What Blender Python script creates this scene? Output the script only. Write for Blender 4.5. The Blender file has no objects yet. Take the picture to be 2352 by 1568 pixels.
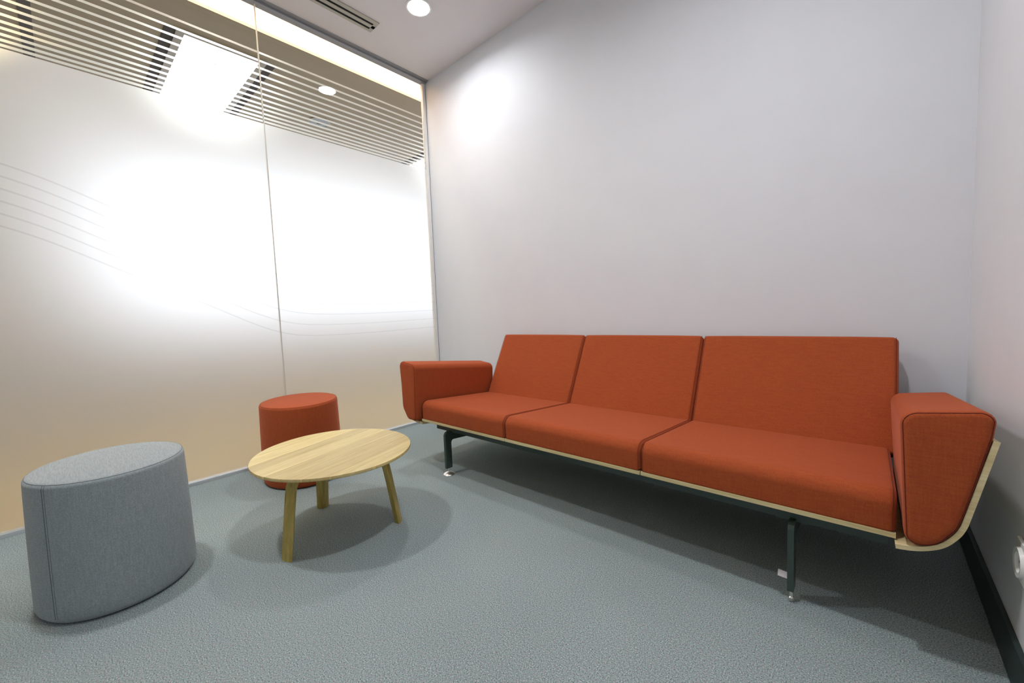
import bpy, bmesh, math, random
from mathutils import Vector, Matrix
random.seed(4)
PI = math.pi
C = bpy.context.scene.collection
H = 2.805; L = 3.0496            # ceiling height and room length, metres
YB = -3.95                       # wall behind the camera

# ------------------------------------------------------------------ helpers
def lin(r, g, b):
    f = lambda c: (c/255/12.92) if c/255 <= .04045 else ((c/255+.055)/1.055)**2.4
    return (f(r), f(g), f(b), 1)

def mat(name):
    m = bpy.data.materials.new(name); m.use_nodes = True
    nt = m.node_tree; nt.nodes.clear()
    out = nt.nodes.new('ShaderNodeOutputMaterial')
    return m, nt, out

def N(nt, t, **kw):
    n = nt.nodes.new(t)
    for k, v in kw.items():
        if k in n.inputs: n.inputs[k].default_value = v
        else: setattr(n, k, v)
    return n

def mapping(nt, scale=(1, 1, 1), rot=(0, 0, 0), loc=(0, 0, 0)):
    tc = N(nt, 'ShaderNodeTexCoord'); mp = N(nt, 'ShaderNodeMapping')
    mp.inputs['Scale'].default_value = scale; mp.inputs['Rotation'].default_value = rot
    mp.inputs['Location'].default_value = loc
    nt.links.new(tc.outputs['Object'], mp.inputs['Vector'])
    return mp.outputs['Vector']

def ramp(nt, fac, stops, interp='LINEAR'):
    r = N(nt, 'ShaderNodeValToRGB'); r.color_ramp.interpolation = interp
    e = r.color_ramp.elements
    while len(e) < len(stops): e.new(.5)
    for x, (pos, col) in zip(e, stops): x.position = pos; x.color = col
    nt.links.new(fac, r.inputs['Fac']); return r.outputs['Color']

def mix(nt, a, b, fac, mode='MIX'):
    m = N(nt, 'ShaderNodeMix', data_type='RGBA', blend_type=mode)
    for s, v in ((6, a), (7, b), (0, fac)):
        if hasattr(v, 'default_value'): nt.links.new(v, m.inputs[s])
        else: m.inputs[s].default_value = v
    return m.outputs[2]

def plain(name, col, rough=.6, metal=0, spec=.5, noise=.0, nscale=20, bump=0, bscale=200):
    m, nt, out = mat(name)
    p = N(nt, 'ShaderNodeBsdfPrincipled', Roughness=rough, Metallic=metal)
    p.inputs['Specular IOR Level'].default_value = spec
    v = mapping(nt)
    n = N(nt, 'ShaderNodeTexNoise', Scale=nscale, Detail=4); nt.links.new(v, n.inputs['Vector'])
    a = tuple(c*(1-noise) for c in col[:3])+(1,); b = tuple(min(1, c*(1+noise)) for c in col[:3])+(1,)
    nt.links.new(ramp(nt, n.outputs['Fac'], [(.3, a), (.7, b)]), p.inputs['Base Color'])
    if bump:
        n2 = N(nt, 'ShaderNodeTexNoise', Scale=bscale, Detail=3); nt.links.new(v, n2.inputs['Vector'])
        bp = N(nt, 'ShaderNodeBump', Strength=bump, Distance=.001)
        nt.links.new(n2.outputs['Fac'], bp.inputs['Height']); nt.links.new(bp.outputs[0], p.inputs['Normal'])
    nt.links.new(p.outputs[0], out.inputs[0]); return m

def emit(name, col, s):
    m, nt, out = mat(name)
    e = N(nt, 'ShaderNodeEmission', Color=col, Strength=s)
    nt.links.new(e.outputs[0], out.inputs[0]); return m

def fabric(name, ca, cb, cc, fine=900, sheen=.2, sheen_col=(1, .6, .5, 1)):
    """woven cloth: two crossed thread noises + fine weave"""
    m, nt, out = mat(name)
    p = N(nt, 'ShaderNodeBsdfPrincipled', Roughness=.85)
    p.inputs['Specular IOR Level'].default_value = .15
    p.inputs['Sheen Weight'].default_value = sheen
    p.inputs['Sheen Roughness'].default_value = .45
    p.inputs['Sheen Tint'].default_value = sheen_col
    def nz(sc, scale, d=2):
        v = mapping(nt, sc); n = N(nt, 'ShaderNodeTexNoise', Scale=scale, Detail=d)
        nt.links.new(v, n.inputs['Vector']); return n.outputs['Fac']
    h = nz((1, 12, 12), 25); h2 = nz((12, 12, 1), 25); f = nz((1, 1, 1), fine, 1)
    c1 = ramp(nt, h, [(.38, ca), (.62, cb)])
    c2 = ramp(nt, h2, [(.38, ca), (.62, cc)])
    c = mix(nt, c1, c2, .5)
    c3 = ramp(nt, f, [(.35, (.72, .72, .72, 1)), (.65, (1.25, 1.25, 1.25, 1))])
    c = mix(nt, c, c3, .8, 'MULTIPLY')
    nt.links.new(c, p.inputs['Base Color'])
    bp = N(nt, 'ShaderNodeBump', Strength=.25, Distance=.0008)
    nt.links.new(f, bp.inputs['Height']); nt.links.new(bp.outputs[0], p.inputs['Normal'])
    nt.links.new(p.outputs[0], out.inputs[0]); return m

def obj(name, bm, m, parent=None, smooth=True, label=None):
    me = bpy.data.meshes.new(name)
    bmesh.ops.recalc_face_normals(bm, faces=bm.faces)
    bm.to_mesh(me); bm.free()
    for x in (m if isinstance(m, list) else [m]): me.materials.append(x)
    if smooth:
        me.polygons.foreach_set('use_smooth', [True]*len(me.polygons))
        me.set_sharp_from_angle(angle=math.radians(40))
    o = bpy.data.objects.new(name, me); C.objects.link(o)
    if parent:
        o.parent = parent
        o.matrix_parent_inverse = Matrix.Translation(-Vector(parent.location)) if parent.type == 'EMPTY' else Matrix()
    if label: o['label'] = label
    return o

def thing(name, label, cat, loc=(0, 0, 0), group=None):
    o = bpy.data.objects.new(name, None); C.objects.link(o)
    o.location = loc; o['label'] = label; o['category'] = cat; o.empty_display_size = .05
    if group: o['group'] = group
    return o

def struct(name, bm, m, parent=None, label=None, smooth=False):
    o = obj(name, bm, m, parent, smooth)
    if not parent: o['kind'] = 'structure'
    if label: o['label'] = label; o['category'] = name.split('_')[0]
    return o

def box(bm, x0, x1, y0, y1, z0, z1, bev=0, segs=2, mi=0):
    r = bmesh.ops.create_cube(bm, size=1, matrix=Matrix.Translation(((x0+x1)/2, (y0+y1)/2, (z0+z1)/2)) @
                              Matrix.Diagonal((abs(x1-x0), abs(y1-y0), abs(z1-z0), 1)))
    vs = r['verts']
    if bev:
        es = list({e for v in vs for e in v.link_edges})
        bmesh.ops.bevel(bm, geom=es, offset=bev, segments=segs, affect='EDGES', profile=.5)
    if mi:
        for v in vs:
            if v.is_valid:
                for f in v.link_faces: f.material_index = mi
    return bm

def B(*a, **k): return box(bmesh.new(), *a, **k)

def cyl(bm, c, r, z0, z1, n=48, r2=None):
    r2 = r if r2 is None else r2
    a = [bm.verts.new((c[0]+r*math.cos(2*PI*i/n), c[1]+r*math.sin(2*PI*i/n), z0)) for i in range(n)]
    b = [bm.verts.new((c[0]+r2*math.cos(2*PI*i/n), c[1]+r2*math.sin(2*PI*i/n), z1)) for i in range(n)]
    for i in range(n): bm.faces.new((a[i], a[(i+1) % n], b[(i+1) % n], b[i]))
    bm.faces.new(a[::-1]); bm.faces.new(b); return bm

def lathe(bm, c, prof, n=48, closed=False):
    rings = []
    for r, z in prof:
        rings.append([bm.verts.new((c[0]+r*math.cos(2*PI*i/n), c[1]+r*math.sin(2*PI*i/n), z)) for i in range(n)])
    m = len(rings)
    for k in range(m if closed else m-1):
        a, b = rings[k], rings[(k+1) % m]
        for i in range(n): bm.faces.new((a[i], a[(i+1) % n], b[(i+1) % n], b[i]))
    if not closed:
        bm.faces.new(rings[0][::-1]); bm.faces.new(rings[-1])
    return bm

def round_poly(pts, seg=8):
    """pts: (u, v, radius) closed polygon -> smooth list of 2-D points"""
    out = []; n = len(pts)
    for i in range(n):
        p0 = Vector(pts[i-1][:2]); p = Vector(pts[i][:2]); p1 = Vector(pts[(i+1) % n][:2]); r = pts[i][2]
        if r <= 0: out.append(p); continue
        a = (p0-p).normalized(); b = (p1-p).normalized()
        ang = a.angle(b); d = min(r/math.tan(ang/2), .49*(p0-p).length, .49*(p1-p).length)
        r = d*math.tan(ang/2)
        s = p+a*d; e = p+b*d; c = p+(a+b).normalized()*(r/math.sin(ang/2))
        for k in range(seg+1):
            t = k/seg
            q = (s-c).lerp(e-c, t)
            out.append(c+q.normalized()*r)
    return out

def resample(pts, step):
    out = []
    n = len(pts)
    for i in range(n):
        a, b = pts[i], pts[(i+1) % n]; d = (b-a).length
        if d < 1e-6: continue
        k = max(1, int(d/step))
        for j in range(k): out.append(a.lerp(b, j/k))
    return out

def offs(pts, d):
    """offset inward by d (pts CCW or CW closed)"""
    n = len(pts); area = sum(pts[i].x*pts[(i+1) % n].y-pts[(i+1) % n].x*pts[i].y for i in range(n))
    s = 1 if area > 0 else -1; out = []
    for i in range(n):
        t1 = pts[i]-pts[i-1]; t2 = pts[(i+1) % n]-pts[i]
        n1 = Vector((-t1.y, t1.x)).normalized(); n2 = Vector((-t2.y, t2.x)).normalized()
        m = n1+n2; m = m.normalized()/max(.35, m.length/2) if m.length > .1 else n1
        out.append(pts[i]+m*(d*s))
    return out

def longest(pts, ok):
    """the run of a closed loop for which ok() holds"""
    k = next(i for i in range(len(pts)) if ok(pts[i]) and not ok(pts[i-1]))
    q = pts[k:]+pts[:k]; out = []
    for p in q:
        if not ok(p): break
        out.append(p)
    return out

def loft(sec, l0, l1, r, place, nseg=8, mid=10, bulge=0, seam=None):
    """padded body: closed 2-D section swept from l0 to l1 with rounded ends; place(u,v,l)->xyz"""
    bm = bmesh.new(); rings = []
    ls = []
    for k in range(nseg+1):
        t = k/nseg*PI/2; ls.append((l0+r*(1-math.cos(t)), r*(1-math.sin(t))))
    for k in range(1, mid):
        ls.append((l0+r+(l1-l0-2*r)*k/mid, 0))
    for k in range(nseg, -1, -1):
        t = k/nseg*PI/2; ls.append((l1-r*(1-math.cos(t)), r*(1-math.sin(t))))
    for l, d in ls:
        u = 2*(l-l0)/(l1-l0)-1
        pp = offs(sec, d-bulge*(1-u**4))
        rings.append([bm.verts.new(place(p.x, p.y, l)) for p in pp])
    n = len(sec)
    for a, b in zip(rings, rings[1:]):
        for i in range(n): bm.faces.new((a[i], a[(i+1) % n], b[(i+1) % n], b[i]))
    for ring in (rings[0][::-1], rings[-1]):       # domed end caps: one inset ring
        cen = sum((v.co for v in ring), Vector())/n; prev = ring
        for f in (.8, .55, .3):
            cur = [bm.verts.new(cen.lerp(v.co, f)) for v in ring]
            for i in range(n): bm.faces.new((prev[i], prev[(i+1) % n], cur[(i+1) % n], cur[i]))
            prev = cur
        cv = bm.verts.new(cen)
        for i in range(n): bm.faces.new((prev[i], prev[(i+1) % n], cv))
    return bm

def tube(bm, pts, r, n=6, closed=False):
    rings = []; m = len(pts)
    up0 = Vector((0, 0, 1))
    for i, p in enumerate(pts):
        p = Vector(p)
        a = Vector(pts[i-1]) if (i or closed) else p
        b = Vector(pts[(i+1) % m]) if (i < m-1 or closed) else p
        t = (b-a).normalized()
        up = up0 if abs(t.z) < .9 else Vector((1, 0, 0))
        s = t.cross(up).normalized(); w = s.cross(t)
        rings.append([bm.verts.new(p+(s*math.cos(2*PI*k/n)+w*math.sin(2*PI*k/n))*r) for k in range(n)])
    for i in range(m if closed else m-1):
        a, b = rings[i], rings[(i+1) % m]
        for k in range(n): bm.faces.new((a[k], a[(k+1) % n], b[(k+1) % n], b[k]))
    if not closed: bm.faces.new(rings[0][::-1]); bm.faces.new(rings[-1])
    return bm

# ------------------------------------------------------------------ materials
M_wall = plain('wall_paint', lin(221, 223, 228), .55, noise=.012, nscale=6, bump=.05, bscale=500, spec=.3)
M_ceil = plain('ceiling_paint', lin(222, 219, 221), .8, noise=.01, nscale=4, spec=.2)
M_base = plain('baseboard_dark', lin(38, 52, 50), .5, noise=.05)
M_alu = plain('anodised_channel', lin(200, 204, 206), .4, metal=.3, noise=.03)
M_alud = plain('grey_channel', lin(142, 145, 152), .5, noise=.03)
M_jamb = plain('white_jamb', lin(232, 230, 228), .5, noise=.01)
M_black = plain('black_gap', lin(12, 12, 12), .9)
M_airslot = plain('air_slot_grey', lin(72, 68, 70), .9)
M_steel = plain('green_black_steel', lin(58, 72, 66), .38, noise=.05, nscale=60, spec=.5)
M_chrome = plain('chrome', lin(235, 232, 226), .28, metal=1, noise=.02)
M_white = plain('white_plastic', lin(235, 235, 232), .35, noise=.01)
M_tag = plain('paper_tag', lin(252, 246, 248), .8, noise=.01)
M_dl = emit('downlight_glow', (.975, .985, 1, 1), 40)
M_troff = emit('troffer_glow', (1, .99, .96, 1), 8)
M_led = emit('warm_cove_strip', (1, .85, .68, 1), 30)
M_reflector = plain('lamp_reflector', lin(225, 225, 225), .3, noise=.01)
M_vent = plain('vent_frame', lin(172, 168, 155), .5, noise=.02)
M_corrceil = plain('corridor_ceiling', lin(176, 170, 158), .85, noise=.015, nscale=3, spec=.2)
M_corrfloor = plain('corridor_floor', lin(172, 150, 92), .6, noise=.05, nscale=3)
M_corrwall = plain('corridor_wall', lin(196, 196, 206), .8, noise=.02)
M_cove = plain('cove_plaster', lin(238, 215, 192), .9)

M_rust = fabric('rust_weave', lin(160, 75, 40), lin(170, 87, 42), lin(152, 63, 38), 1100, .3, (1, .34, .22, 1))
M_seam = plain('rust_thread', lin(104, 34, 18), .9)
M_gray = fabric('grey_weave', lin(144, 152, 154), lin(166, 174, 176), lin(128, 137, 139), 1000, .15, (.9, .95, 1, 1))
M_gseam = plain('grey_thread', lin(98, 105, 107), .9)

# carpet
def make_carpet():
    m, nt, out = mat('loop_pile_carpet')
    p = N(nt, 'ShaderNodeBsdfPrincipled', Roughness=.95); p.inputs['Specular IOR Level'].default_value = .1
    v = mapping(nt)
    n1 = N(nt, 'ShaderNodeTexNoise', Scale=310, Detail=4, Roughness=.7); nt.links.new(v, n1.inputs['Vector'])
    n2 = N(nt, 'ShaderNodeTexNoise', Scale=190, Detail=2); nt.links.new(mapping(nt, loc=(3, 5, 0)), n2.inputs['Vector'])
    n3 = N(nt, 'ShaderNodeTexNoise', Scale=1.5, Detail=2); nt.links.new(v, n3.inputs['Vector'])
    vo = N(nt, 'ShaderNodeTexVoronoi', Scale=260); nt.links.new(v, vo.inputs['Vector'])
    c = ramp(nt, n1.outputs['Fac'], [(.34, lin(66, 76, 77)), (.46, lin(136, 148, 149)), (.55, lin(150, 162, 163)), (.68, lin(210, 217, 218))])
    t = ramp(nt, n2.outputs['Fac'], [(.36, (1.05, .90, .92, 1)), (.5, (1, 1, 1, 1)), (.64, (.88, 1.03, .98, 1))])
    c = mix(nt, c, t, 1, 'MULTIPLY')
    c = mix(nt, c, ramp(nt, n3.outputs['Fac'], [(.3, (.94, .94, .94, 1)), (.7, (1.06, 1.06, 1.06, 1))]), 1, 'MULTIPLY')
    nt.links.new(c, p.inputs['Base Color'])
    bp = N(nt, 'ShaderNodeBump', Strength=.45, Distance=.002)
    mx = N(nt, 'ShaderNodeMath', operation='SUBTRACT'); nt.links.new(n1.outputs['Fac'], mx.inputs[0]); nt.links.new(vo.outputs['Distance'], mx.inputs[1])
    nt.links.new(mx.outputs[0], bp.inputs['Height']); nt.links.new(bp.outputs[0], p.inputs['Normal'])
    nt.links.new(p.outputs[0], out.inputs[0]); return m
M_carpet = make_carpet()

def make_wood(name, c0, c1, c2, stave=None, along=0, scale=1):
    """oak: streaks along local x; optional staves of random tone across local y"""
    m, nt, out = mat(name)
    p = N(nt, 'ShaderNodeBsdfPrincipled', Roughness=.42); p.inputs['Specular IOR Level'].default_value = .35
    sc = [26, 26, 26]; sc[along] = 1.6
    v = mapping(nt, tuple(sc))
    n = N(nt, 'ShaderNodeTexNoise', Scale=2.2*scale, Detail=6, Roughness=.6, Distortion=.4); nt.links.new(v, n.inputs['Vector'])
    c = ramp(nt, n.outputs['Fac'], [(.3, c0), (.5, c1), (.7, c2)])
    sc2 = [300, 300, 300]; sc2[along] = 12
    n2 = N(nt, 'ShaderNodeTexNoise', Scale=1.5, Detail=2); nt.links.new(mapping(nt, tuple(sc2)), n2.inputs['Vector'])
    c = mix(nt, c, ramp(nt, n2.outputs['Fac'], [(.35, (.9, .88, .84, 1)), (.55, (1.03, 1.03, 1.03, 1))]), .8, 'MULTIPLY')
    if stave:
        tc = N(nt, 'ShaderNodeTexCoord'); sp = N(nt, 'ShaderNodeSeparateXYZ'); nt.links.new(tc.outputs['Object'], sp.inputs[0])
        dv = N(nt, 'ShaderNodeMath', operation='DIVIDE'); dv.inputs[1].default_value = stave; nt.links.new(sp.outputs[1], dv.inputs[0])
        fl = N(nt, 'ShaderNodeMath', operation='FLOOR'); nt.links.new(dv.outputs[0], fl.inputs[0])
        wn = N(nt, 'ShaderNodeTexWhiteNoise', noise_dimensions='1D'); nt.links.new(fl.outputs[0], wn.inputs['W'])
        c = mix(nt, c, ramp(nt, wn.outputs['Value'], [(0, (.8, .76, .7, 1)), (.5, (1, 1, 1, 1)), (1, (1.14, 1.14, 1.12, 1))]), 1, 'MULTIPLY')
        fr = N(nt, 'ShaderNodeMath', operation='FRACT'); nt.links.new(dv.outputs[0], fr.inputs[0])
        c = mix(nt, c, ramp(nt, fr.outputs[0], [(0, (1.3, 1.3, 1.25, 1)), (.035, (1.3, 1.3, 1.25, 1)), (.06, (1, 1, 1, 1)), (.97, (1, 1, 1, 1)), (.985, (.86, .84, .8, 1))]), .9, 'MULTIPLY')
    nt.links.new(c, p.inputs['Base Color']); nt.links.new(p.outputs[0], out.inputs[0]); return m
M_oak_top = make_wood('oak_staves', lin(190, 169, 112), lin(202, 184, 128), lin(212, 196, 142), .078, 0)
M_oak_leg = make_wood('oak_leg', lin(158, 136, 66), lin(178, 158, 86), lin(194, 176, 106), None, 2)
M_ply = make_wood('birch_ply_edge', lin(196, 178, 128), lin(214, 198, 150), lin(226, 212, 170), None, 0)

def make_glass():
    m, nt, out = mat('clear_glass')
    tr = N(nt, 'ShaderNodeBsdfTransparent', Color=(.95, .975, .965, 1))
    gl = N(nt, 'ShaderNodeBsdfGlossy', Roughness=0.0)
    fr = N(nt, 'ShaderNodeFresnel', IOR=1.5); ge = N(nt, 'ShaderNodeNewGeometry')
    iv = N(nt, 'ShaderNodeMath', operation='SUBTRACT'); iv.inputs[0].default_value = 1; nt.links.new(ge.outputs['Backfacing'], iv.inputs[1])
    mu = N(nt, 'ShaderNodeMath', operation='MULTIPLY'); nt.links.new(fr.outputs[0], mu.inputs[0]); nt.links.new(iv.outputs[0], mu.inputs[1])
    mx = N(nt, 'ShaderNodeMixShader'); nt.links.new(mu.outputs[0], mx.inputs[0])
    nt.links.new(tr.outputs[0], mx.inputs[1]); nt.links.new(gl.outputs[0], mx.inputs[2])
    nt.links.new(mx.outputs[0], out.inputs[0]); return m
M_glass = make_glass()

def make_film(name, tint, refr=.8):
    m, nt, out = mat(name)
    rf = N(nt, 'ShaderNodeBsdfRefraction', Color=tint, Roughness=1.0, IOR=1.28)
    tl = N(nt, 'ShaderNodeBsdfTranslucent', Color=tint)
    df = N(nt, 'ShaderNodeBsdfDiffuse', Color=(.86, .86, .86, 1))
    m1 = N(nt, 'ShaderNodeMixShader'); m1.inputs[0].default_value = refr
    m2 = N(nt, 'ShaderNodeMixShader'); m2.inputs[0].default_value = .16
    nt.links.new(tl.outputs[0], m1.inputs[1]); nt.links.new(rf.outputs[0], m1.inputs[2])
    nt.links.new(m1.outputs[0], m2.inputs[1]); nt.links.new(df.outputs[0], m2.inputs[2])
    nt.links.new(m2.outputs[0], out.inputs[0]); return m
M_film = make_film('frosted_film', (.95, .95, .95, 1))
M_line = make_film('frosted_film_line', (.80, .80, .80, 1))
M_joint = make_film('silicone_joint', (.8, .79, .77, 1), 0)

# ------------------------------------------------------------------ room shell
struct('floor', B(0, L+.1, YB-.1, .12, -.1, 0), M_carpet, label='grey green speckled loop pile carpet floor')
struct('ceiling', B(0, L+.1, YB-.1, .12, H, H+.12), M_ceil, label='plain pale ceiling of the small room')
struct('wall_back', B(0, L+.1, 0, .12, 0, H), M_wall, label='pale lavender grey wall behind the rust sofa')
struct('wall_right', B(L, L+.1, YB-.1, 0, 0, H), M_wall, label='pale wall meeting the right arm of the sofa')
struct('wall_front', B(0, L, YB-.1, YB, 0, H), M_wall)
struct('baseboard_right', B(L-.012, L, YB, 0, 0, .099, bev=.002), M_base, label='dark green black baseboard along the right wall')
struct('baseboard_back', B(0.03, L-.012, -.012, 0, 0, .099, bev=.002), M_base)

# ------------------------------------------------------------------ glass partition
GY = [(-1.2335, -.03), (-2.437, -1.2375), (YB, -2.441)]
STR = [2.520, 2.472, 2.429, 2.387, 2.347, 2.311, 2.278, 2.245, 2.214, 2.187, 2.160, 2.136, 2.114]   # stripe centres
def zc(tab, y):
    if y <= tab[0][0]:                       # carry on to the left: gently falling crest
        dy = tab[0][0]-y; return tab[0][1]+.22*dy-.35*dy*dy
    for (a, za), (b, zb) in zip(tab, tab[1:]):
        if y <= b: t = (y-a)/(b-a); return za+(zb-za)*t
    return tab[-1][1]
def smooth(tab):
    pts = [(-2.3+i*.02, 0) for i in range(116)]
    z = [zc(tab, p[0]) for p in pts]
    for _ in range(18): z = [z[0]]+[(z[i-1]+2*z[i]+z[i+1])/4 for i in range(1, len(z)-1)]+[z[-1]]
    return [(p[0], q) for p, q in zip(pts, z)]
BOT = smooth([(-2.3, 1.341), (-2.222, 1.317), (-2.098, 1.256), (-1.955, 1.178), (-1.778, 1.088), (-1.659, 1.028), (-1.52, .953), (-1.389, .880), (-1.243, .815), (-1.104, .786), (-.926, .779), (-.557, .779), (0, .792)])
TOP = smooth([(-2.3, 1.612), (-2.2, 1.586), (-2.076, 1.535), (-1.932, 1.468), (-1.807, 1.408), (-1.6, 1.318), (-1.4, 1.238), (-1.2, 1.172), (-1.0, 1.142), (-.732, 1.133), (0, 1.142)])
def film_mesh(y0, y1):
    """frosted field below the stripes, 13 stripes above it; the six wave lines are the darker slot"""
    bm = bmesh.new(); x = -.0145                  # stripes behind the pane
    for k, z in enumerate(STR):
        w = .0062
        f = bm.faces.new([bm.verts.new(v) for v in ((x, y0, z-w), (x, y1, z-w), (x, y1, z+w), (x, y0, z+w))])
    x = .0008; n = 60                              # frosted field on the room side
    ys = [y0+(y1-y0)*i/n for i in range(n+1)]
    def lv(y):
        b, t = zc(BOT, y), zc(TOP, y); wd = .0036 if y < -1.6 else .0036-.0014*min(1, (y+1.6)/.6)
        r = [.02]
        for k in range(6):
            z = b+(t-b)*k/5; r += [z-wd, z+wd]
        return r+[2.094]
    cols = [[bm.verts.new((x, y, z)) for z in lv(y)] for y in ys]
    for a, b in zip(cols, cols[1:]):
        for j in range(len(a)-1):
            f = bm.faces.new((a[j], b[j], b[j+1], a[j+1])); f.material_index = 1 if j % 2 == 1 else 0
    return bm
wl = ['frosted glass pane nearest the sofa wall, right of the joint', 'frosted glass pane with clear stripes, left of the joint', 'frosted glass pane beside the camera']
for i, (a, b) in enumerate(GY):
    g = struct('window_%d' % (i+1), B(-.012, 0, a, b, .018, H-.012), M_glass, label=wl[i])
    f = obj('frosted_film', film_mesh(a, b), [M_film, M_line], g, smooth=False, label='white frosted film with stripes and wavy lines')
struct('trim_1', box(B(-.022, .012, YB, -.002, 0, .017, bev=.001), -.022, .002, YB, -.002, .0172, .0185), M_alu, label='low grey metal floor channel under the glass wall')
b = B(-.03, .022, YB, -.001, H-.014, H-.0005, bev=.001)
struct('trim_2', b, M_alud, label='grey ceiling channel above the glass wall')
struct('trim_11', B(-.025, .0025, -.0035, -.0001, 0, H-.014), M_black, label='thin black strip filling the shadow gap between jamb and sofa wall')  # black fill closes the gap and puts its shade into the colour
struct('trim_3', B(-.025, .004, -.030, -.0036, .0, H-.014, bev=.001), M_jamb, label='slim white jamb where glass meets the sofa wall')
struct('trim_4', B(-.0125, .0012, -1.2375, -1.2335, .018, H-.014), M_joint, label='thin pale vertical joint between the two glass panes')
struct('trim_5', B(-.0125, .0012, -2.441, -2.437, .018, H-.014), M_joint)
struct('trim_6', B(.0225, .05, YB, -.001, H-.004, H), M_alud, label='narrow grey shadow strip on the ceiling edge')

# ------------------------------------------------------------------ corridor and office beyond the glass
XF, YL, YR, CX = -3.2, -5.0, 5.0, -.267
struct('floor_corridor', B(XF, -.0, YL, YR, -.1, -.001), M_corrfloor, label='warm beige floor beyond the frosted glass')
struct('ceiling_corridor', B(XF, CX, YL, YR, H, H+.02), M_corrceil, label='grey beige corridor ceiling seen through the stripes')
bm = B(CX-.02, CX, YL, YR, H+.02, 3.15); box(bm, CX, -.0, YL, YR, 3.13, 3.15); box(bm, -.02, -.0, YL, YR, H+.0, 3.13)
struct('trim_7', bm, M_cove, label='glowing light cove recess above the glass wall')
struct('wall_far', B(XF-.1, XF, YL, YR, 0, H), M_corrwall)
struct('wall_corridor_left', B(XF, 0, YL-.1, YL, 0, H), M_corrwall)
struct('wall_corridor_right', B(XF, 0, YR, YR+.1, 0, H), M_corrwall)
struct('wall_corridor_near', B(-.1, 0, .12, YR, 0, H), M_corrwall)
struct('wall_corridor_near_left', B(-.1, 0, YL, YB-.1, 0, H), M_corrwall)
# daylit window band at the far side of the office
M_day = emit('daylight_pane', (.91, .91, 1, 1), 2.5)
struct('window_4', B(XF, XF+.02, -1.9, 4.4, 1.05, 2.6), M_day, label='bright daylit office window beyond the frosted glass')
# cove strip
s = obj('cove_light', B(-.16, -.10, YL, YR, 3.07, 3.09), M_led); s['label'] = 'warm light strip glowing in the recess above the glass wall'; s['category'] = 'strip light'
# ceiling tile seams
M_seamc = plain('tile_joint', lin(172, 166, 148), .9)
for k, (x0, x1, y) in enumerate([(-1.75, -1.25, -.19), (-1.15, -.62, .245)]):
    struct('trim_%d' % (8+k), B(x0, x1, y-.004-.012*k, y+.004+.012*k, H-.002, H), M_seamc)
struct('trim_10', B(-3.19, -.55, -2.185, -2.13, H-.004, H), plain('dark_ceiling_strip', lin(92, 90, 92), .8), label='dark strip across the corridor ceiling at the far left')

def troffer(cx, cy, first=None):
    t = thing('ceiling_light', '', 'ceiling light', (cx, cy, H), 'fluorescent ceiling lights beyond the glass')
    bm = bmesh.new()
    for (x0, x1, y0, y1) in ((-.535, .535, .218, .262), (-.535, .535, -.262, -.218), (.503, .535, -.218, .218), (-.535, -.503, -.218, .218)):
        box(bm, cx+x0, cx+x1, cy+y0, cy+y1, H-.012, H-.001)
    obj('frame', bm, plain('light_frame', lin(165, 160, 155), .5) if not first else first, t, False)
    for s in (-1, 1):
        obj('air_slot', B(cx-.52, cx+.52, cy+s*.292-.028, cy+s*.292+.028, H-.006, H-.001), M_airslot, t, False)
    for s in (-1, 1):
        obj('diffuser', B(cx-.503, cx+.503, cy+s*.108-.106, cy+s*.108+.106, H-.008, H-.002), M_troff, t, False)
    bm = bmesh.new()
    for k in range(11): box(bm, cx-.46+.092*k-.005, cx-.46+.092*k+.005, cy-.004, cy+.002, H-.013, H-.0082)
    obj('lamp_clip', bm, M_alud, t, False)['kind'] = 'stuff'
    return t
T0 = troffer(-1.12, -1.25)
T0['label'] = 'long bright ceiling light through the striped glass, left of the joint'
def dup(root, loc, label):
    r = root.copy(); C.objects.link(r); r.location = loc; r['label'] = label
    for ch in root.children:
        c = ch.copy(); C.objects.link(c); c.parent = r; c.matrix_parent_inverse = ch.matrix_parent_inverse.copy()
        for g in ch.children:
            d = g.copy(); C.objects.link(d); d.parent = c
    return r
dup(T0, (-1.12-.0, 1.15, H), 'bright ceiling light peeking in at the right end of the stripes')
dup(T0, (-1.12, 3.55, H), 'ceiling light farthest along the corridor, hidden by the sofa wall')
t = thing('corridor_downlight', 'warm corridor lamp glowing beyond the left end of the stripes', 'downlight', (-1.3, -2.62, H))
obj('diffuser', cyl(bmesh.new(), (-1.3, -2.62), .09, H-.006, H-.001), emit('warm_lamp_glow', (1, .72, .36, 1), 170), t)
# unlit recessed downlight on the corridor ceiling
t = thing('recessed_downlight', 'small dark unlit recessed fitting in the corridor ceiling', 'downlight', (-1.25, -.33, H))
obj('rim', lathe(bmesh.new(), (-1.25, -.33), [(.085, H-.001), (.105, H-.001), (.105, H-.008), (.085, H-.008)], 40, closed=True), plain('dull_rim', lin(150, 145, 128), .5), t)
obj('reflector', lathe(bmesh.new(), (-1.25, -.33), [(.084, H-.006), (.084, H-.003), (.03, H-.0015), (.03, H-.006)], 40, closed=True), plain('dull_reflector', lin(88, 98, 98), .35), t)

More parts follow.
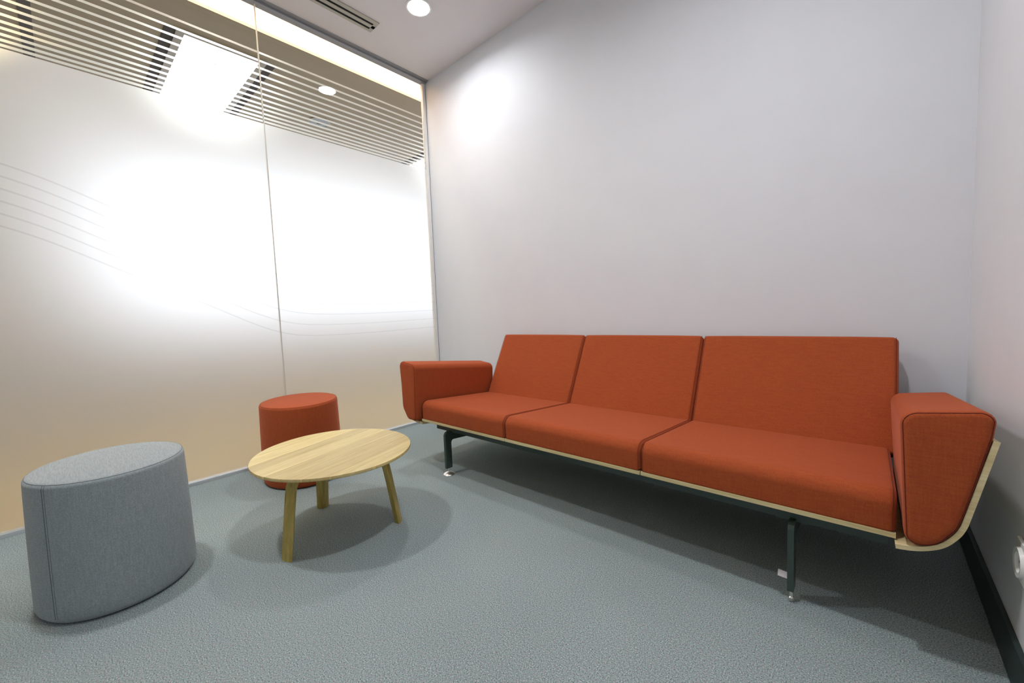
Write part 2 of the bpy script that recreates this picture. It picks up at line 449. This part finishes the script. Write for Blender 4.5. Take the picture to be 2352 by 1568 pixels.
# ------------------------------------------------------------------ downlights of the room
def downlight(x, y, label):
    t = thing('downlight', label, 'downlight', (x, y, H), 'round ceiling downlights of the room')
    obj('rim', lathe(bmesh.new(), (x, y), [(.066, H-.0005), (.080, H-.0005), (.079, H-.004), (.068, H-.005)], 48, closed=True), M_white, t)
    obj('diffuser', cyl(bmesh.new(), (x, y), .0655, H-.004, H-.001), M_dl, t)
    ld = bpy.data.lights.new('lamp', 'AREA'); ld.shape = 'DISK'; ld.size = .125; ld.energy = 7.5
    ld.spread = math.radians(160); ld.color = (.975, .985, 1)
    lo = bpy.data.objects.new('lamp', ld); C.objects.link(lo); lo.parent = t; lo.location = (0, 0, -.006)
    return t
D0 = downlight(.648, -.518, 'round glowing downlight in the ceiling next to the air vent')
LD2 = [c for c in D0.children if c.type == 'LIGHT'][0].data.copy(); LD2.energy = 15
for (x, y) in ((.648, -2.2), (2.40, -1.35)):
    d_ = dup(D0, (x, y, H), 'round glowing downlight ' + ('in the ceiling row nearest the glass wall, farther from the sofa' if x < 1 else 'in the ceiling nearer the right wall, in front of the sofa'))
    for o_ in d_.children:
        if o_.type == 'LIGHT': o_.data = LD2

# ------------------------------------------------------------------ slot vent
t = thing('air_vent', 'long grey ceiling air vent with two black slots', 'vent', (.30, -1.2, H))
bm = bmesh.new(); z0, z1 = H-.005, H-.0005; ys, ye = -1.85, -.617
for x0, x1 in ((.240, .262), (.280, .308), (.326, .356)): box(bm, x0, x1, ys, ye, z0, z1, bev=.0008)
box(bm, .262, .326, ye-.024, ye, z0, z1); box(bm, .262, .326, ys, ys+.024, z0, z1)
obj('frame', bm, M_vent, t, False)
for x0, x1 in ((.262, .280), (.308, .326)):
    obj('slot', B(x0, x1, ys+.024, ye-.024, H-.002, H-.0008), M_black, t, False)

# ------------------------------------------------------------------ wall socket
t = thing('wall_socket', 'white wall socket low on the right wall beside the sofa', 'socket', (L, -.79, .29))
obj('plate', B(L-.009, L-.0003, -.857, -.770, .250, .338, bev=.003), M_white, t)
def lathe_x(xs, cy, cz, n=36):
    bm = bmesh.new(); rings = [[bm.verts.new((x, cy+r*math.cos(2*PI*i/n), cz+r*math.sin(2*PI*i/n))) for i in range(n)] for r, x in xs]
    for k in range(len(rings)):
        a, b = rings[k], rings[(k+1) % len(rings)]
        for i in range(n): bm.faces.new((a[i], a[(i+1) % n], b[(i+1) % n], b[i]))
    return bm
obj('socket_ring', lathe_x([(.020, L-.009), (.034, L-.009), (.032, L-.015), (.022, L-.014)], -.8135, .294), M_white, t)
obj('pin_hole', B(L-.0096, L-.0088, -.822, -.818, .291, .297), M_black, t, False)
obj('pin_hole', B(L-.0096, L-.0088, -.809, -.805, .291, .297), M_black, t, False)

# ------------------------------------------------------------------ sofa
TS = -.075                                              # the whole seat tips back
sofa = thing('sofa', 'long rust orange three-seat sofa on dark metal legs against the pale wall', 'sofa', (1.86, -.45, 0))
def zt(z, y, y0=-.82): return z+TS*(y-y0)
XS = [.872, 1.5185, 2.181, 2.846]
seat_sec = resample(round_poly([(-.822, .296, .006), (-.824, .402, .042), (-.215, .402, .02), (-.215, .296, .01)], 10), .02)
back_dir = Vector((-.2, -.365)).normalized()
def shear(u, v, l): return (l, u, zt(v, u))
for i in range(3):
    sec = [Vector((p.x, p.y)) for p in seat_sec]
    s = obj('seat_cushion', loft(sec, XS[i]+.001, XS[i+1]-.001, .016, shear, 8, 12, bulge=.0), M_rust, sofa)
    for x in (XS[i]+.008, XS[i+1]-.008):
        pts = [shear(p.x, p.y, x) for p in longest(offs(sec, .0007), lambda p: p.x < -.26)]
        obj('piping', tube(bmesh.new(), pts, .0007, 5), M_seam, s, label='dark stitched seam')
# plywood shells below the seats
for i in range(3):
    bm = bmesh.new()
    pts = [(-.824, .296), (-.824, .2835), (-.20, .2835), (-.20, .296)]
    xs = (XS[i]+.002, XS[i+1]-.002)
    vs = [[bm.verts.new(shear(u, v, x)) for u, v in pts] for x in xs]
    for k in range(4): bm.faces.new((vs[0][k], vs[0][(k+1) % 4], vs[1][(k+1) % 4], vs[1][k]))
    bm.faces.new(vs[0]); bm.faces.new(vs[1][::-1])
    obj('seat_shell', bm, M_ply, sofa, False, label='pale plywood seat shell')
# backs: front face from (y -.297, z .352) to (y -.097, z .738)
XB = [.872, 1.522, 2.184, 2.868]
p0, p1 = Vector((-.300, .345)), Vector((-.096, .737)); d = (p1-p0).normalized(); nrm = Vector((d.y, -d.x))
th = .068
bsec = [(p0.x, p0.y, .012), (p1.x, p1.y, .016), ((p1+nrm*th).x, (p1+nrm*th).y, .016), ((p0+nrm*th).x, (p0+nrm*th).y, .012)]
bsec = resample(round_poly(bsec, 8), .02)
for i in range(3):
    s = obj('back_cushion', loft(bsec, XB[i]+.001, XB[i+1]-.001, .02, lambda u, v, l: (l, u, v), 8, 12, bulge=.002), M_rust, sofa)
    for x in (XB[i]+.009, XB[i+1]-.009):
        pts = [(x, p.x, p.y) for p in longest(offs(bsec, .0006), lambda p: (p-p0).dot(nrm) < th*.5)]
        obj('piping', tube(bmesh.new(), pts, .0008, 5), M_seam, s, label='dark stitched seam')
    bm = bmesh.new(); q0 = p0+nrm*(th+.001); q1 = p1+nrm*(th+.001)-d*.05; q0 = q0-d*.02
    pl = [q0, q1, q1+nrm*.009, q0+nrm*.009]
    vs = [[bm.verts.new((x, q.x, q.y)) for q in pl] for x in (XB[i]+.035, XB[i+1]-.035)]
    for k in range(4): bm.faces.new((vs[0][k], vs[0][(k+1) % 4], vs[1][(k+1) % 4], vs[1][k]))
    bm.faces.new(vs[0]); bm.faces.new(vs[1][::-1])
    obj('back_shell', bm, M_ply, sofa, False, label='pale plywood back shell')
# arms (right one measured, left one mirrored about x = 1.8575)
XM = 1.8575
arm_out = [(2.843, .612, .034), (2.9965, .632, .034), (2.9905, .572, .05), (2.957, .402, .1), (2.945, .352, .06), (2.911, .297, .06), (2.858, .290, .024)]
arm_sec = resample(round_poly(arm_out, 8), .012)
ply_o = [(2.9995, .564), (2.966, .400), (2.9545, .352), (2.939, .322), (2.920, .300), (2.895, .285), (2.868, .276), (2.843, .2725)]
arm_out_l = [(2.843, .612, .034), (2.9965, .632, .034), (2.986, .50, .1), (2.983, .352, .055), (2.935, .287, .04), (2.857, .286, .024)]
arm_sec_l = resample(round_poly(arm_out_l, 8), .012)
ply_l = [(3.0095, .565), (3.000, .45), (2.997, .37), (2.988, .325), (2.960, .291), (2.925, .275), (2.88, .271), (2.843, .2675)]
AY0, AY1, AT = -.858, -.22, -.108
for side in (1, -1):
    fx = (lambda x: x) if side == 1 else (lambda x: 2*XM-x)
    place = lambda u, v, l, fx=fx: (fx(u), l, v+AT*(l-AY0))
    a = obj('armrest', loft(arm_sec if side == 1 else arm_sec_l, AY0, AY1, .016, place, 8, 14), M_rust, sofa)
    sd = bmesh.new()
    for l in (AY0+.0045,):
        pts = [place(p.x, p.y, l) for p in offs(arm_sec if side == 1 else arm_sec_l, .0045)]
        tube(sd, pts, .0011, 6, closed=True)
    obj('piping', sd, M_seam, a, label='dark stitched seam round the arm front')
    # bent plywood
    line = [Vector(q) for q in (ply_o if side == 1 else ply_l)]
    dense = []
    for k in range(len(line)-1):                        # Catmull-Rom
        P0, P1, P2, P3 = line[max(k-1, 0)], line[k], line[k+1], line[min(k+2, len(line)-1)]
        for j in range(6):
            t_ = j/6; dense.append(.5*((2*P1)+(P2-P0)*t_+(2*P0-5*P1+4*P2-P3)*t_**2+(3*P1-P0-3*P2+P3)*t_**3))
    dense.append(line[-1])
    inner = []
    for k, q in enumerate(dense):
        tg = (dense[min(k+1, len(dense)-1)]-dense[max(k-1, 0)]).normalized()
        inner.append(q+Vector((tg.y, -tg.x))*.0105)
    if inner[0].x > dense[0].x: inner = [2*q-w for q, w in zip(dense, inner)]
    bm = bmesh.new(); ring = dense+inner[::-1]; n = len(dense)
    y0, y1 = AY0+(.006 if side == 1 else .036), AY1-.01
    F = [bm.verts.new(place(q.x, q.y, y0)) for q in ring]; K = [bm.verts.new(place(q.x, q.y, y1)) for q in ring]
    m_ = len(ring)
    for k in range(m_): bm.faces.new((F[k], F[(k+1) % m_], K[(k+1) % m_], K[k]))
    for k in range(n-1):
        for R_ in (F, K): bm.faces.new((R_[k], R_[k+1], R_[m_-2-k], R_[m_-1-k]))
    obj('arm_shell', bm, M_ply, sofa, label='pale bent plywood arm shell')
# steel beams and brackets
for y in (-.760, -.30):
    bm = bmesh.new()
    for x0, x1 in ((.925, 2.832),):
        vs = [[bm.verts.new(shear(u, v, x)) for u, v in ((y, .2832), (y, .2385), (y+.03, .2385), (y+.03, .2832))] for x in (x0, x1)]
        for k in range(4): bm.faces.new((vs[0][k], vs[0][(k+1) % 4], vs[1][(k+1) % 4], vs[1][k]))
        bm.faces.new(vs[0]); bm.faces.new(vs[1][::-1])
    obj('beam', bm, M_steel, sofa, False, label='dark green black steel beam')
for x in (1.048, 2.626):
    # flat bent leg: post, rounded knee, arm running back under the beams, rear post
    w = .016
    out = round_poly([(-.806, .037, 0), (-.806, .243, .022), (-.10, .190, .02), (-.10, .030, 0), (-.138, .030, 0), (-.138, .146, .016), (-.766, .193, .016), (-.766, .037, 0)], 6)
    bm = bmesh.new()
    F = [bm.verts.new((x-w/2, q.x, q.y)) for q in out]; K = [bm.verts.new((x+w/2, q.x, q.y)) for q in out]; m_ = len(out)
    for k in range(m_): bm.faces.new((F[k], F[(k+1) % m_], K[(k+1) % m_], K[k]))
    f1 = bm.faces.new(F); f2 = bm.faces.new(K[::-1]); bm.normal_update()
    bmesh.ops.triangulate(bm, faces=[f1, f2])
    lg = obj('leg', bm, M_steel, sofa, False)
    obj('mounting_plate', B(x-.045, x+.045, -.755, -.715, .2285, .2345, bev=.001), M_steel, lg, False)
    for y in (-.786, -.119):
        bm = bmesh.new()
        if x < 2:
            lathe(bm, (x, y), [(.031, .0003), (.032, .003), (.027, .008), (.009, .0145), (.0045, .015), (.0045, .040)], 40)
            lab = 'chrome levelling foot with a wide disc'
        else:
            lathe(bm, (x, y), [(.006, .0003), (.0075, .004), (.0075, .010), (.0045, .013), (.0045, .040)], 28)
            lab = 'small chrome levelling foot'
        obj('foot', bm, M_chrome, lg, label=lab)
# paper tag hanging behind the right leg
bm = bmesh.new(); n = 6
F = []
for i in range(n+1):
    u = i/n; F.append([bm.verts.new((2.592+.034*u, -.788+.002*u+(.010 if z > .07 else 0), z-.002*math.sin(u*2))) for z in (.064, .079)])
for i in range(n): bm.faces.new((F[i][0], F[i+1][0], F[i+1][1], F[i][1]))
bmesh.ops.solidify(bm, geom=bm.faces[:], thickness=.0004)
o = obj('paper_tag', bm, M_tag, sofa, label='small white paper tag stuck to the right leg')

# ------------------------------------------------------------------ stools
def pouf(name, label, cx, cy, a, b, th, zt_, s, fab, thread, seam_ang, parts):
    t = thing(name, label, 'stool', (cx, cy, 0))
    n = 96
    prof = [(.93, .006), (.965, .0065), (.985, .012), (1.0, .022)]
    prof = [(s*(p), z) for p, z in prof]
    R = .016
    for k in range(1, 10):
        z = .022+(zt_-R-.022)*k/10; u = k/10
        prof.append((s+(1-s)*u+.004*math.sin(u*PI), z))
    for k in range(0, 9):
        ph = k/8*PI/2; prof.append((1-(R/.21)*(1-math.cos(ph)), zt_-R+R*math.sin(ph)))
    for k, u in enumerate((.85, .65, .4, .2)): prof.append((u, zt_+.004*(1-u*u)+.0005))
    bm = bmesh.new(); rings = []
    c_, s_ = math.cos(th), math.sin(th)
    P = lambda ph, k, z: (cx+k*(a*math.cos(ph)*c_-b*math.sin(ph)*s_), cy+k*(a*math.cos(ph)*s_+b*math.sin(ph)*c_), z)
    for k, z in prof: rings.append([bm.verts.new(P(2*PI*i/n, k, z)) for i in range(n)])
    for A, Bq in zip(rings, rings[1:]):
        for i in range(n): bm.faces.new((A[i], A[(i+1) % n], Bq[(i+1) % n], Bq[i]))
    bm.faces.new(rings[0][::-1]); bm.faces.new(rings[-1])
    obj('cover', bm, fab, t)
    bm = bmesh.new()
    A = [bm.verts.new(P(2*PI*i/n, .92*s, .0003)) for i in range(n)]; Bq = [bm.verts.new(P(2*PI*i/n, .92*s, .0055)) for i in range(n)]
    for i in range(n): bm.faces.new((A[i], A[(i+1) % n], Bq[(i+1) % n], Bq[i]))
    bm.faces.new(A[::-1]); bm.faces.new(Bq)
    obj('base', bm, M_black, t, label='thin black base')
    bm = bmesh.new()
    k0 = 1-(R/.21)*(1-math.cos(PI*.28))
    tube(bm, [P(2*PI*i/n, k0+.0005, zt_-R+R*math.sin(PI*.28)) for i in range(n)], .0009, 5, closed=True)
    obj('piping', bm, thread, t, label='stitched seam round the top edge')
    bm = bmesh.new()
    for da in (0, .035):
        pts = []
        for k, z in prof[3:18]:
            pts.append(P(seam_ang+da-.02*(z/zt_), k+.0008, z))
        tube(bm, pts, .0009 if da == 0 else .0005, 5)
    obj('side_seam', bm, thread, t, label='double stitched seam down the side')
    return t
pouf('round_stool', 'grey woven fabric drum stool standing near the glass wall, largest in view', .839, -2.084, .222, .197, -.049, .433, 1.036, M_gray, M_gseam, math.radians(-47), 1)
pouf('round_stool', 'rust red fabric drum stool behind the oak table by the glass', .354, -1.287, .232, .198, -.2268, .437, 1.03, M_rust, M_seam, math.radians(160), 0)

# ------------------------------------------------------------------ oak table
TX, TY, TZ = 1.1085, -1.4345, .337
table = thing('coffee_table', 'low round oak coffee table with three splayed legs', 'table', (TX, TY, 0))
bm = bmesh.new(); n = 96
prof = [(.90, -.015), (.965, -.014), (.992, -.0118), (1.0, -.0095), (1.0, -.002), (.997, 0)]
rings = [[bm.verts.new((.323*k*math.cos(2*PI*i/n), .303*k*math.sin(2*PI*i/n), z)) for i in range(n)] for k, z in prof]
for A, Bq in zip(rings, rings[1:]):
    for i in range(n): bm.faces.new((A[i], A[(i+1) % n], Bq[(i+1) % n], Bq[i]))
bm.faces.new(rings[0][::-1]); bm.faces.new(rings[-1])
top = obj('table_top', bm, M_oak_top, table)
ang = math.radians(106); el = .115
for v in top.data.vertices:                       # local x follows the staves
    x, y, z = v.co; X = x*math.cos(el)-y*math.sin(el); Y = x*math.sin(el)+y*math.cos(el)
    v.co = (X*math.cos(-ang)-Y*math.sin(-ang), X*math.sin(-ang)+Y*math.cos(-ang), z)
top.matrix_parent_inverse = Matrix(); top.location = (0, 0, TZ); top.rotation_euler = (0, 0, ang)
path = [(.252, 0), (.243, .06), (.234, .12), (.225, .18), (.216, .235), (.210, .262), (.198, .287), (.180, .305), (.152, .317), (.11, .3202)]
for k, a_ in enumerate((-71, 172, 48)):
    bm = bmesh.new(); rings = []
    for i, (r, z) in enumerate(path):
        q0 = Vector(path[max(i-1, 0)]); q1 = Vector(path[min(i+1, len(path)-1)]); tg = (q1-q0).normalized(); nn = Vector((tg.y, -tg.x))
        if i == 0: nn = Vector((1, 0))
        w = .026+.003*min(1, z/.28)
        ring = []
        for tt, rr in ((w, 0), (w*.93, .003), (0, .007), (-w*.93, .003), (-w, 0), (-w*.9, -.004), (-.003, -.0225), (.003, -.0225), (w*.9, -.004)):
            sc = 1 if z < .28 else max(.35, 1-(z-.28)/.0402*.65)
            q = Vector((r, z))+nn*(rr*(sc if rr < 0 else 1)); ring.append(bm.verts.new((q.x, tt, max(q.y, .0002))))
        rings.append(ring)
    m_ = len(rings[0])
    for A, Bq in zip(rings, rings[1:]):
        for i in range(m_): bm.faces.new((A[i], A[(i+1) % m_], Bq[(i+1) % m_], Bq[i]))
    bm.faces.new(rings[0][::-1]); bm.faces.new(rings[-1])
    bmesh.ops.rotate(bm, verts=bm.verts, matrix=Matrix.Rotation(math.radians(a_), 3, 'Z'))
    lg = obj('leg', bm, M_oak_leg, table); lg.matrix_parent_inverse = Matrix()
    me = lg.data; me.set_sharp_from_angle(angle=math.radians(25))

# ------------------------------------------------------------------ light, camera, view
w = bpy.data.worlds.new('World'); bpy.context.scene.world = w; w.use_nodes = True
w.node_tree.nodes['Background'].inputs[0].default_value = (.05, .05, .05, 1)
w.node_tree.nodes['Background'].inputs[1].default_value = 0.0

cam = bpy.data.cameras.new('Camera'); co = bpy.data.objects.new('Camera', cam); C.objects.link(co)
Rr = Matrix(((0.7456242860352492, 0.6651369984079053, -0.04046229631826473), (-0.01675733085312721, 0.07941742462201518, 0.9967005892087581), (0.6661558495855935, -0.74248612513321, 0.07036148127752549)))
co.matrix_world = Matrix.Translation((2.79085, -2.160436, .88)) @ Rr.transposed().to_4x4()
cam.sensor_width = 36; cam.lens = 924.37*36/2352; cam.clip_start = .02; cam.clip_end = 100
sc = bpy.context.scene; sc.camera = co
sc.view_settings.view_transform = 'Standard'; sc.view_settings.look = 'None'
sc.view_settings.exposure = .16; sc.view_settings.gamma = 1; sc.view_settings.use_curve_mapping = False
